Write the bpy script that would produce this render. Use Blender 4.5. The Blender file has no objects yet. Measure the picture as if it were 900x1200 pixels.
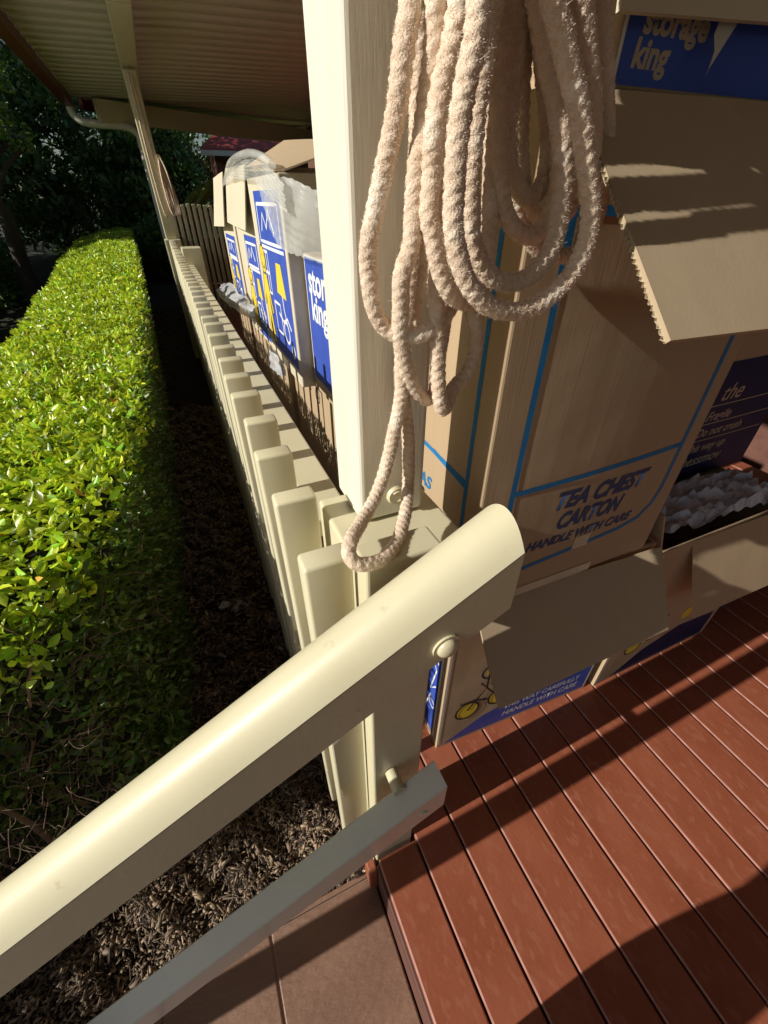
import bpy, bmesh, math, random
import numpy as np
from mathutils import Vector, Matrix
random.seed(7); rng = np.random.default_rng(7)
SC = bpy.context.scene
# ------------------------------------------------------------------ camera
cam_d = bpy.data.cameras.new('camera'); cam = bpy.data.objects.new('camera', cam_d)
SC.collection.objects.link(cam); SC.camera = cam
cam_d.sensor_fit = 'VERTICAL'; cam_d.sensor_height = 24.0; cam_d.lens = 492.42/1200*24.0
cam_d.clip_start = 0.02; cam_d.clip_end = 500
RX = Vector((0.9144254761, -0.4047537132, -0.000693081)); RY = Vector((-0.2423001051, -0.5460346871, -0.8019580909)); RZ = Vector((0.3242170688, 0.7334988427, -0.5973798960))
m = Matrix.Identity(4)
for i, a in enumerate((RX, -RY, -RZ)):
    for j in range(3): m[j][i] = a[j]
m.translation = Vector((0, 0, 1.2)); cam.matrix_world = m
# ------------------------------------------------------------------ sky and sun
SUN = Vector((1.85, 0.026, -1.0)).normalized()
W = bpy.data.worlds.new('World'); SC.world = W; W.use_nodes = True
nt = W.node_tree; nt.nodes.clear()
sky = nt.nodes.new('ShaderNodeTexSky'); sky.sky_type = 'NISHITA'; sky.sun_disc = False
sky.sun_elevation = math.asin(-SUN.z); sky.sun_rotation = math.atan2(-SUN.x, -SUN.y)
bg = nt.nodes.new('ShaderNodeBackground'); bg.inputs[1].default_value = 0.054
wo = nt.nodes.new('ShaderNodeOutputWorld'); nt.links.new(sky.outputs[0], bg.inputs[0]); nt.links.new(bg.outputs[0], wo.inputs[0])
sl = bpy.data.lights.new('sun', 'SUN'); sl.energy = 4.8; sl.angle = math.radians(0.53); sl.color = (1.0, 0.96, 0.89)
so = bpy.data.objects.new('sun', sl); SC.collection.objects.link(so); so.rotation_mode = 'QUATERNION'; so.rotation_quaternion = SUN.to_track_quat('-Z', 'Y'); so.location = (-6, 0, 5)
SC.view_settings.view_transform = 'Standard'; SC.view_settings.look = 'None'; SC.view_settings.exposure = 0.08; SC.view_settings.gamma = 1.0
# ------------------------------------------------------------------ helpers
def link(o): SC.collection.objects.link(o); return o
def empty(name, loc, label=None, cat=None, group=None):
    o = link(bpy.data.objects.new(name, None)); o.location = loc; o.empty_display_size = .05
    tag(o, label, cat, group); return o
def tag(o, label=None, cat=None, group=None, kind=None):
    if label: o['label'] = label
    if cat: o['category'] = cat
    if group: o['group'] = group
    if kind: o['kind'] = kind
    return o
def wpos(o):
    p = Vector((0, 0, 0)); 
    m = o.matrix_basis.copy(); q = o.parent
    while q: m = q.matrix_basis @ m; q = q.parent
    return m
def obj(name, me, mat=None, parent=None, smooth=False):
    """mesh given in world coordinates; parented keeping place"""
    if isinstance(me, bmesh.types.BMesh):
        d = bpy.data.meshes.new(name); me.to_mesh(d); me.free(); me = d
    o = link(bpy.data.objects.new(name, me))
    if mat: 
        me.materials.clear(); me.materials.append(mat)
    if smooth:
        me.polygons.foreach_set('use_smooth', [True]*len(me.polygons))
    if parent is not None:
        o.parent = parent; o.matrix_basis = wpos(parent).inverted()
    return o
def box_bm(x0, x1, y0, y1, z0, z1, bev=0.0, seg=2, bm=None):
    b = bmesh.new()
    r = bmesh.ops.create_cube(b, size=1)
    for v in b.verts: v.co = Vector(((x0+x1)/2+v.co.x*(x1-x0), (y0+y1)/2+v.co.y*(y1-y0), (z0+z1)/2+v.co.z*(z1-z0)))
    if bev > 0: bmesh.ops.bevel(b, geom=list(b.edges), offset=bev, segments=seg, affect='EDGES', profile=.5)
    return b
def join_bm(a, b):
    d = bpy.data.meshes.new('t'); b.to_mesh(d); b.free(); a.from_mesh(d); bpy.data.meshes.remove(d); return a
def prism_bm(poly, axis_pt, vec, bev=0.0, seg=2):
    """poly: list of 3D points, extruded by vec"""
    b = bmesh.new(); v1 = [b.verts.new(p) for p in poly]; v2 = [b.verts.new(Vector(p)+Vector(vec)) for p in poly]
    n = len(poly); b.faces.new(v1); b.faces.new(v2[::-1])
    for i in range(n): b.faces.new([v1[i], v2[i], v2[(i+1) % n], v1[(i+1) % n]])
    bmesh.ops.recalc_face_normals(b, faces=b.faces)
    if bev > 0: bmesh.ops.bevel(b, geom=list(b.edges), offset=bev, segments=seg, affect='EDGES')
    return b
def tube(pts, r, n=10, closed=False, rfun=None):
    pts = np.array(pts, float); N = len(pts)
    T = np.gradient(pts, axis=0); T /= np.linalg.norm(T, axis=1)[:, None]+1e-12
    U = np.zeros_like(T); u = np.cross(T[0], [0.3, 1, .2]); u /= np.linalg.norm(u)
    for i in range(N):
        u = u-T[i]*np.dot(u, T[i]); u /= np.linalg.norm(u); U[i] = u
    V = np.cross(T, U); th = np.linspace(0, 2*np.pi, n, endpoint=False)
    s = np.concatenate([[0], np.cumsum(np.linalg.norm(np.diff(pts, axis=0), axis=1))])
    rr = r*np.ones((N, n)) if rfun is None else rfun(s[:, None], th[None, :])
    P = pts[:, None, :]+rr[:, :, None]*(np.cos(th)[None, :, None]*U[:, None, :]+np.sin(th)[None, :, None]*V[:, None, :])
    i = np.arange(N-1)[:, None]*n; j = np.arange(n)[None, :]; k = (j+1) % n
    F = np.stack([i+j, i+k, i+n+k, i+n+j], -1).reshape(-1, 4)
    return P.reshape(-1, 3), F, (pts, T, U, V, s)
def np_mesh(name, V, F):
    V = np.asarray(V, np.float32); F = np.asarray(F, np.int32); k = F.shape[1]
    me = bpy.data.meshes.new(name); me.vertices.add(len(V)); me.vertices.foreach_set('co', V.ravel())
    me.loops.add(F.size); me.loops.foreach_set('vertex_index', F.ravel()); me.polygons.add(len(F))
    me.polygons.foreach_set('loop_start', np.arange(0, F.size, k, dtype=np.int32)); me.update(calc_edges=True); me.validate(); return me
def catmull(P, step):
    P = np.array(P, float); out = []
    Q = np.vstack([2*P[0]-P[1], P, 2*P[-1]-P[-2]])
    for i in range(1, len(Q)-2):
        a, b, c, d = Q[i-1:i+3]; n = max(2, int(np.linalg.norm(c-b)/step)); t = np.linspace(0, 1, n, endpoint=False)[:, None]
        out.append(.5*((2*b)+(-a+c)*t+(2*a-5*b+4*c-d)*t*t+(-a+3*b-3*c+d)*t**3))
    out.append(P[-1:]); R = np.vstack(out)
    s = np.concatenate([[0], np.cumsum(np.linalg.norm(np.diff(R, axis=0), axis=1))]); t = np.arange(0, s[-1], step)
    return np.stack([np.interp(t, s, R[:, k]) for k in range(3)], 1)
# ------------------------------------------------------------------ materials
def mat(name, col, rough=.6, col2=None, scale=8, detail=6, bump=0, bscale=60, spec=.5, stretch=(1, 1, 1), island=0.0, hue=0.0, trans=None, col3=None, s3=2.0, t3=.55, coat=0, alpha=None):
    M = bpy.data.materials.new(name); M.use_nodes = True; n = M.node_tree.nodes; L = M.node_tree.links; b = n['Principled BSDF']
    b.inputs['Roughness'].default_value = rough; b.inputs['Specular IOR Level'].default_value = spec
    b.inputs['Base Color'].default_value = (*col, 1); b.inputs['Coat Weight'].default_value = coat
    tc = n.new('ShaderNodeTexCoord'); mp = n.new('ShaderNodeMapping'); L.new(tc.outputs['Object'], mp.inputs[0]); mp.inputs['Scale'].default_value = stretch
    out = None
    if col2:
        t = n.new('ShaderNodeTexNoise'); t.inputs['Scale'].default_value = scale; t.inputs['Detail'].default_value = detail; L.new(mp.outputs[0], t.inputs[0])
        r = n.new('ShaderNodeValToRGB'); r.color_ramp.elements[0].position = .35; r.color_ramp.elements[1].position = .68
        r.color_ramp.elements[0].color = (*col, 1); r.color_ramp.elements[1].color = (*col2, 1); L.new(t.outputs[0], r.inputs[0]); out = r.outputs[0]
    if col3:
        t = n.new('ShaderNodeTexNoise'); t.inputs['Scale'].default_value = s3; t.inputs['Detail'].default_value = 8; L.new(mp.outputs[0], t.inputs[0])
        r = n.new('ShaderNodeValToRGB'); r.color_ramp.elements[0].position = t3; r.color_ramp.elements[1].position = t3+.08; L.new(t.outputs[0], r.inputs[0])
        mx = n.new('ShaderNodeMixRGB'); mx.inputs[2].default_value = (*col3, 1); L.new(r.outputs[0], mx.inputs[0])
        if out: L.new(out, mx.inputs[1])
        else: mx.inputs[1].default_value = (*col, 1)
        out = mx.outputs[0]
    if island or hue:
        g = n.new('ShaderNodeNewGeometry'); hs = n.new('ShaderNodeHueSaturation')
        ma = n.new('ShaderNodeMapRange'); ma.inputs['To Min'].default_value = 1-island; ma.inputs['To Max'].default_value = 1+island; L.new(g.outputs['Random Per Island'], ma.inputs[0]); L.new(ma.outputs[0], hs.inputs['Value'])
        mu = n.new('ShaderNodeMath'); mu.operation = 'MULTIPLY'; mu.inputs[1].default_value = 7.31; fr = n.new('ShaderNodeMath'); fr.operation = 'FRACT'
        L.new(g.outputs['Random Per Island'], mu.inputs[0]); L.new(mu.outputs[0], fr.inputs[0])
        mh = n.new('ShaderNodeMapRange'); mh.inputs['To Min'].default_value = .5-hue; mh.inputs['To Max'].default_value = .5+hue; L.new(fr.outputs[0], mh.inputs[0]); L.new(mh.outputs[0], hs.inputs['Hue'])
        if out: L.new(out, hs.inputs['Color'])
        else: hs.inputs['Color'].default_value = (*col, 1)
        out = hs.outputs[0]
    if out: L.new(out, b.inputs['Base Color'])
    if bump:
        t = n.new('ShaderNodeTexNoise'); t.inputs['Scale'].default_value = bscale; t.inputs['Detail'].default_value = 5; L.new(mp.outputs[0], t.inputs[0])
        bp = n.new('ShaderNodeBump'); bp.inputs['Strength'].default_value = 1; bp.inputs['Distance'].default_value = bump; L.new(t.outputs[0], bp.inputs['Height']); L.new(bp.outputs[0], b.inputs['Normal'])
    if 'cardboard' in name:
        t2 = n.new('ShaderNodeTexNoise'); t2.inputs['Scale'].default_value = 5; t2.inputs['Detail'].default_value = 2; t2.inputs['Distortion'].default_value = .2; L.new(tc.outputs['Object'], t2.inputs[0])
        b2 = n.new('ShaderNodeBump'); b2.inputs['Strength'].default_value = 1; b2.inputs['Distance'].default_value = .0035; L.new(t2.outputs[0], b2.inputs['Height']); L.new(bp.outputs[0], b2.inputs['Normal']); L.new(b2.outputs[0], b.inputs['Normal'])
    if trans:
        tr = n.new('ShaderNodeBsdfTranslucent'); tr.inputs[0].default_value = (*trans, 1); ms = n.new('ShaderNodeAddShader'); 
        L.new(b.outputs[0], ms.inputs[0]); L.new(tr.outputs[0], ms.inputs[1]); L.new(ms.outputs[0], n['Material Output'].inputs[0])
        if out:
            hm = n.new('ShaderNodeMixRGB'); hm.blend_type = 'MULTIPLY'; hm.inputs[0].default_value = 0
    return M
CREAM = mat('cream_gloss_paint', (.66, .605, .41), .42, (.62, .565, .375), 9, spec=.38, bump=.00009, bscale=200, col3=(.53, .45, .28), s3=38, t3=.69)
CREAM_W = mat('cream_weathered_paint', (.76, .73, .60), .5, (.69, .65, .52), 6, bump=.00022, bscale=40, stretch=(9, 9, .8), col3=(.56, .50, .35), s3=9, t3=.66)
SKYRAIL = mat('skylit_lower_rail_cream', (.62, .62, .54), .22, (.58, .58, .51), 10, bump=.0004, bscale=90)  # same cream paint, greyed by skylight put into the base colour
DECK = mat('oxide_red_deck_paint', (.27, .075, .036), .40, (.33, .10, .052), 5, bump=.0005, bscale=60, stretch=(2.4, 1.3, 2.4), col3=(.325, .108, .060), s3=27, t3=.55)
_n = DECK.node_tree; _m = [q for q in _n.nodes if q.type == 'MAPPING'][0]; _oi = _n.nodes.new('ShaderNodeObjectInfo'); _v = _n.nodes.new('ShaderNodeVectorMath'); _v.operation = 'MULTIPLY_ADD'; _cx = _n.nodes.new('ShaderNodeCombineXYZ')
for _k in range(3): _n.links.new(_oi.outputs['Random'], _cx.inputs[_k])
_v.inputs[1].default_value = (37, 53, 71); _n.links.new(_cx.outputs[0], _v.inputs[0]); _tc = [q for q in _n.nodes if q.type == 'TEX_COORD'][0]; _n.links.new(_tc.outputs['Object'], _v.inputs[2]); _n.links.new(_v.outputs[0], _m.inputs[0])
DECKDARK = mat('deck_fascia_paint', (.10, .04, .028), .6, (.14, .06, .04), 8, bump=.001)
CARD = mat('corrugated_cardboard', (.455, .335, .205), .78, (.44, .322, .195), 5, bump=.00016, bscale=34, stretch=(14, 14, .25), spec=.25)
CARD_IN = mat('cardboard_plain_side', (.455, .35, .225), .8, (.44, .338, .215), 6, bump=.00015, bscale=26, stretch=(9, 9, .5), spec=.2)
PALE = mat('pale_cardboard', (.62, .55, .40), .75, (.58, .51, .37), 5, bump=.0003, spec=.2)
CYAN = mat('cyan_print', (.02, .20, .46), .6, (.015, .17, .40), 30, spec=.3)
BLUE = mat('royal_blue_print', (.045, .095, .44), .5, (.038, .08, .39), 12, spec=.35)
NAVY = mat('navy_print', (.015, .02, .085), .5, (.012, .017, .07), 12, spec=.3)
WHITE = mat('white_print', (.75, .75, .72), .6)
CREAMPRINT = mat('cream_print', (.50, .40, .26), .7)
YELLOW = mat('yellow_print', (.75, .56, .04), .6)
BLACK = mat('black_print', (.02, .02, .02), .6)
DARKBLUE = mat('dark_blue_text', (.02, .06, .16), .6)
ROPE = mat('pale_cotton_rope', (.78, .63, .48), .95, (.68, .52, .38), 90, bump=.0012, bscale=600, spec=.1, col3=(.84, .72, .58), s3=30, t3=.55)
ROPE_S = mat('rope_fuzz', (.88, .75, .61), .95, spec=.1, island=.15)
METAL = mat('painted_bolt', (.66, .60, .40), .3, (.60, .53, .34), 60, bump=.0003, bscale=200)
ROOF = mat('beige_roof_sheet', (.78, .66, .54), .45, (.72, .61, .50), 4, bump=.0006)
MAROON = mat('maroon_gutter', (.12, .022, .016), .4, (.10, .02, .015), 6)
WPVC = mat('white_pipe_paint', (.72, .70, .60), .35)
WALL = mat('dark_brick_wall', (.16, .07, .045), .8, (.12, .05, .035), 14, bump=.003)
TILE = mat('brown_slate_paver', (.215, .115, .075), .55, (.27, .155, .10), 5, bump=.0022, bscale=55, stretch=(1, 2.2, 1), col3=(.25, .15, .10), s3=12, t3=.62)
GROUT = mat('pinkish_grout', (.34, .23, .18), .9)
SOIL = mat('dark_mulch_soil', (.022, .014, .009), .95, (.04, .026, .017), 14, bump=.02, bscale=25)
CHIP = mat('bark_chips', (.14, .09, .055), .7, (.34, .25, .16), 40, island=.8, hue=.015, bump=.001, bscale=150)
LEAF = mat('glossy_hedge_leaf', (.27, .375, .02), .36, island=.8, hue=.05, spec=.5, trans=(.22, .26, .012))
LEAFD = mat('shaded_hedge_leaf', (.065, .115, .018), .42, island=.7, hue=.045, spec=.4, trans=(.04, .07, .006))  # side and end leaves: darker growth, with shade put into the colour
TLEAF = mat('dark_tree_leaf', (.075, .125, .035), .40, island=.9, hue=.045, spec=.5, trans=(.05, .09, .012))
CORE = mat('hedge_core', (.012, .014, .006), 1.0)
TWIG = mat('twig', (.15, .10, .06), .8, island=.3)
BARK = mat('tree_bark', (.06, .045, .03), .9, bump=.01)
CONC = mat('bounce_slab_concrete', (.38, .36, .31), .85, (.33, .31, .27), 3)
EDGE_GLINT = mat('board_edge_sun_glint', (.46, .25, .20), .35, (.34, .14, .10), 25)  # sun glint along the left board edges, painted as a pale colour
LAWN = mat('lawn_grass', (.10, .20, .02), .9, (.06, .13, .015), 9)
GRASSY = mat('garden_earth', (.05, .045, .025), .95, (.03, .035, .015), 3)
NEWS = mat('crumpled_newsprint', (.66, .68, .74), .6, (.42, .44, .50), 26, bump=.003, bscale=16)
def plastic(name, col, alpha):
    M = mat(name, col, .32, spec=.5, bump=.0015, bscale=22); n = M.node_tree.nodes; L = M.node_tree.links; b = n['Principled BSDF']
    t = n.new('ShaderNodeTexNoise'); t.inputs['Scale'].default_value = 5; t.inputs['Detail'].default_value = 2; r = n.new('ShaderNodeMapRange'); r.inputs['From Min'].default_value = .35; r.inputs['From Max'].default_value = .65
    r.inputs['To Min'].default_value = alpha*.7; r.inputs['To Max'].default_value = min(1, alpha*1.25); tc = n.new('ShaderNodeTexCoord'); L.new(tc.outputs['Object'], t.inputs[0]); L.new(t.outputs[0], r.inputs[0]); L.new(r.outputs[0], b.inputs['Alpha']); return M
BAG = plastic('clear_plastic_bag', (.72, .72, .66), .42)
BAG2 = plastic('grey_plastic_wrap', (.50, .51, .52), .75)
TAPE = plastic('clear_packing_tape', (.80, .74, .55), .7)
CLOTH = mat('dark_clothing', (.03, .035, .05), .85); SKIN = mat('skin', (.50, .30, .20), .5); HAIR = mat('hair', (.03, .02, .015), .7); TROUSER = mat('trousers', (.04, .04, .05), .85); SHOE = mat('shoe', (.03, .03, .03), .6); PHONE = mat('phone_case', (.02, .02, .02), .3)
# gentle colour change by object for the boards
# ================================================================== SETTING
def grid_ground(name, x0, x1, y0, y1, zf, nx, ny, m, kind='structure'):
    xs = np.linspace(x0, x1, nx); ys = np.linspace(y0, y1, ny); X, Y = np.meshgrid(xs, ys); Z = zf(X, Y)
    V = np.stack([X, Y, Z], -1).reshape(-1, 3); i = np.arange(ny-1)[:, None]*nx; j = np.arange(nx-1)[None, :]
    F = np.stack([i+j, i+j+1, i+nx+j+1, i+nx+j], -1).reshape(-1, 4)
    return tag(obj(name, np_mesh(name, V, F), m, smooth=True), kind=kind)
# garden ground out to the horizon, a bit below the mulch bed
grid_ground('ground', -150, 150, -120, 180, lambda X, Y: -.26+0*X+np.clip((Y-5)*.06, 0, .5), 41, 61, GRASSY)
def bump2(X, Y): return .012*np.sin(X*31+Y*17)+.010*np.sin(X*13-Y*41)+.008*np.sin(X*67+Y*53)
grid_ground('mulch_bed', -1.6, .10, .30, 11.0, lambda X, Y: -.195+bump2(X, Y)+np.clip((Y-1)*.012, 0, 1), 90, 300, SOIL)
# deck boards
deck = tag(empty('deck', (.104, 0, 0)), kind='structure')
P0, PW = .1038, .0966
proto = None
def deck_mesh(w, y0, y1):
    b = box_bm(0, w, y0, y1, -.022, 0, .0032, 2); me = bpy.data.meshes.new('deck_board'); b.to_mesh(me); b.free(); me.materials.append(DECK); me.materials.append(EDGE_GLINT)
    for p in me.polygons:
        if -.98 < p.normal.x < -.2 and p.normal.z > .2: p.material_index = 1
    return me
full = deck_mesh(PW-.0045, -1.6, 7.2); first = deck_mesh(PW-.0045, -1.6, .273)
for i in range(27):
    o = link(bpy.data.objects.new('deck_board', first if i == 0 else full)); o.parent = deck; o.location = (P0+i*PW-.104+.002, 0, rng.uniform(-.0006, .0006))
obj('deck_frame', box_bm(.118, 2.7, -1.6, 7.2, -.17, -.045), DECKDARK, deck)
obj('deck_fascia', box_bm(.100, .1175, -1.6, .27, -.172, -.0245, .002), DECKDARK, deck)
obj('fascia_bracket', box_bm(.080, .0995, .262, .300, -.150, -.035, .003), DECK, deck)
tag(obj('bounce_slab', box_bm(-10, -2.3, -9, 5.2, -.40, -.20), CONC), kind='structure')  # pale slab added out of view, bounces sun onto the roof underside
# pavers beside the deck
path = tag(empty('paved_path', (-.3, 0, -.17)), kind='structure')
for ix in range(7):
    for iy in range(4):
        x1 = .090-ix*.2295 if ix else .094; x0 = -.1615-(ix)*.2295+.2295*0
        xr = .096 if ix == 0 else -.1655-(ix-1)*.2295; xl = -.1605-(ix)*.2295 if ix else -.1605
        y1 = .288-iy*.40; y0 = y1-.395
        obj('paver', box_bm(xl, xr, y0, y1, -.215, -.170+rng.uniform(-.0008, .0008), .003), TILE, path)
obj('grout_bed', box_bm(-1.6, .097, -1.35, .290, -.25, -.1745), GROUT, path)
tag(obj('bed_edging', box_bm(-1.6, .09, .292, .304, -.26, -.176, .003), TILE), kind='structure')
# ================================================================== FENCE
def dup(o, loc=None):
    c = o.copy(); link(c); return c
fence = empty('picket_fence', (.1, 2.8, -.2), 'long cream picket fence with cap rail along the deck edge beside the hedge', 'fence')
pk = box_bm(.048, .101, 0, .030, -.03, .9, .0042, 3)
for v in pk.verts:
    if v.co.z > .89: v.co.z += .004*math.sin((v.co.x-.048)/.053*math.pi)
p0 = obj('picket', pk, CREAM, fence, smooth=True); base = p0.matrix_basis.copy()
try:
    for pm in [p0.data]:
        pm.set_sharp_from_angle(angle=math.radians(35))
except Exception: pass
NP = 66
for i in range(NP):
    o = p0 if i == 0 else dup(p0)
    o.parent = fence; o.location = (base.translation.x+rng.uniform(-.0006, .0006), base.translation.y+.311+.1235*i+rng.uniform(-.0015, .0015), base.translation.z+rng.uniform(-.0025, .0025))
    o.rotation_euler = (rng.uniform(-.004, .004), rng.uniform(-.003, .003), rng.uniform(-.02, .02))
obj('cap_rail', box_bm(.1035, .162, .487, 3.748, .787, .820, .003), CREAM, fence)
obj('cap_rail', box_bm(.1035, .162, 3.882, 8.5, .787, .820, .003), CREAM, fence)
obj('bottom_rail', box_bm(.1035, .142, .487, 8.5, .135, .215, .003), CREAM, fence)
obj('fence_post', box_bm(.1035, .235, 3.75, 3.88, -.2, .925, .006), CREAM, fence)
# ================================================================== VERANDA POSTS
vp = empty('veranda_post', (.19, .45, 0), 'near square cream veranda post with the thick rope coils hanging on it', 'post', 'cream veranda posts')
obj('shaft', box_bm(.147, .236, .405, .497, .861, 2.19, .006, 3), CREAM_W, vp)
obj('post_block', box_bm(.112, .262, .325, .485, .70, .858, .005, 3), CREAM, vp); obj('post_stub', box_bm(.114, .205, .327, .376, .001, .697, .004), CREAM, vp)
bm_ = bmesh.new(); bmesh.ops.create_cone(bm_, cap_ends=True, segments=28, radius1=.0135, radius2=.0115, depth=.005, matrix=Matrix.Translation((.196, .4025, .893)) @ Matrix.Rotation(math.pi/2, 4, 'X'))
obj('bolt_head', bm_, METAL, vp)
V, F, _ = tube([(.196+.0075*math.cos(a), .3995, .893+.0075*math.sin(a)) for a in np.linspace(-2.0, 2.4, 18)], .0016, 6); obj('bolt_slot', np_mesh('bolt_slot', V, F), METAL, vp, True)
V, F, _ = tube(catmull([(.2, .41, 1.50), (.2, .36, 1.495), (.2, .325, 1.50), (.2, .312, 1.53), (.2, .31, 1.545)], .004), .006, 10); obj('hook', np_mesh('hook', V, F), METAL, vp, True)
vp2 = empty('veranda_post', (.09, 5.04, 0), 'far cream veranda post with a thin cord loop at the fence end', 'post', 'cream veranda posts')
obj('shaft', box_bm(.03, .125, 5.02, 5.11, .905, 2.0, .006), CREAM, vp2)
obj('post_block', box_bm(.014, .150, 4.98, 5.13, -.2, .902, .005), CREAM, vp2)
pcord = tag(obj('hanging_cord', np_mesh('hanging_cord', *tube(catmull([(.064, 5.0, 1.98), (.058, 4.995, 1.6), (.06, 4.995, 1.25), (.073, 4.99, 1.09), (.088, 4.99, 1.07), (.1, 4.995, 1.12), (.1, 4.998, 1.4), (.088, 5.0, 1.7), (.08, 5.0, 1.98)], .02), .006, 8)[:2]), ROPE, None, True), 'thin pale cord hanging in a long narrow loop on the far post', 'cord')
vs, fs = [], []; off = 0
for k in range(5):
    a, f_, _ = tube(catmull([(.135, 5.0+.012*k, 1.50), (.12+.012*k, 4.98+.012*k, 1.35), (.125+.016*k, 4.98+.012*k, 1.15), (.15+.012*k, 4.98, 1.08), (.18+.006*k, 4.98, 1.16), (.172, 4.98+.01*k, 1.38), (.14, 5.0+.01*k, 1.5)], .02), .008, 8); vs.append(a); fs.append(f_+off); off += len(a)
tag(obj('rope_coil', np_mesh('rope_coil', np.vstack(vs), np.vstack(fs)), ROPE, None, True), 'small brownish rope coil hanging on the side of the far post', 'rope')
# ================================================================== STAIR HANDRAIL
PH, PE, PT = .024, 2.1, -.0025
hr = empty('stair_handrail', (.15, .3, 0), 'cream stair handrail with rounded top and lower rail, sloping across the foreground', 'handrail')
SL = .583; X1 = .219; Z1 = .961; X0 = -1.12
prof = [(.196, -.075), (.196, -.004)]
for k in range(13):
    a = -1+2*k/12; prof.append((.2275+.0315*a, -.003+PH*(1-abs(a)**PE)-PT*a))
prof += [(.259, -.070)]
def rail(prof, xa, xb, z_at_b, name, m, smooth=True):
    n = 60; V = []; 
    for i in range(n+1):
        x = xa+(xb-xa)*i/n
        for y, dz in prof: V.append((x, y, z_at_b+(x-xb)*SL+dz))
    k = len(prof); F = [(i*k+j, i*k+(j+1) % k, (i+1)*k+(j+1) % k, (i+1)*k+j) for i in range(n) for j in range(k)]
    b = bmesh.new(); vv = [b.verts.new(p) for p in V]; [b.faces.new([vv[q] for q in f]) for f in F]; b.faces.new(vv[:k]); b.faces.new(vv[-k:][::-1]); bmesh.ops.recalc_face_normals(b, faces=b.faces)
    me = bpy.data.meshes.new(name); b.to_mesh(me); b.free(); o = obj(name, me, m, hr, smooth); me.set_sharp_from_angle(angle=math.radians(24))
    return o
rail(prof, X0, X1, Z1, 'handrail', CREAM)
rail([(.212, -.075), (.212, -.002), (.214, 0), (.254, 0), (.256, -.002), (.256, -.075)], X0, .204, .447, 'lower_rail', SKYRAIL)
obj('newel', box_bm(.105, .195, .282, .322, -.19, .905, .004, 3), CREAM, hr)
obj('newel', box_bm(-1.08, -.99, .275, .320, -.25, .26, .004, 3), CREAM, hr)
for x, z in ((.137, .413), (-1.03, -.27+.0)):
    if z < 0: continue
    b = bmesh.new(); bmesh.ops.create_cone(b, cap_ends=True, segments=20, radius1=.011, radius2=.011, depth=.034, matrix=Matrix.Translation((x, .264, z)) @ Matrix.Rotation(math.pi/2, 4, 'X')); obj('spacer', b, METAL, hr)
b = bmesh.new(); bmesh.ops.create_uvsphere(b, u_segments=24, v_segments=12, radius=.0145)
for v in b.verts: v.co = Vector((v.co.x*.78+.150, v.co.y*.45+.193, v.co.z*.78+.866)) 
obj('bolt_head', b, METAL, hr, True)
b = bmesh.new(); bmesh.ops.create_cone(b, cap_ends=True, segments=26, radius1=.0150, radius2=.0150, depth=.0025, matrix=Matrix.Translation((.150, .1945, .866)) @ Matrix.Rotation(math.pi/2, 4, 'X')); obj('washer', b, METAL, hr)
b = bmesh.new(); bmesh.ops.create_cone(b, cap_ends=True, segments=20, radius1=.008, radius2=.006, depth=.003, matrix=Matrix.Translation((.165, .2112, .383)) @ Matrix.Rotation(math.pi/2, 4, 'X')); obj('bolt_head', b, SKYRAIL, hr)
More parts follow.
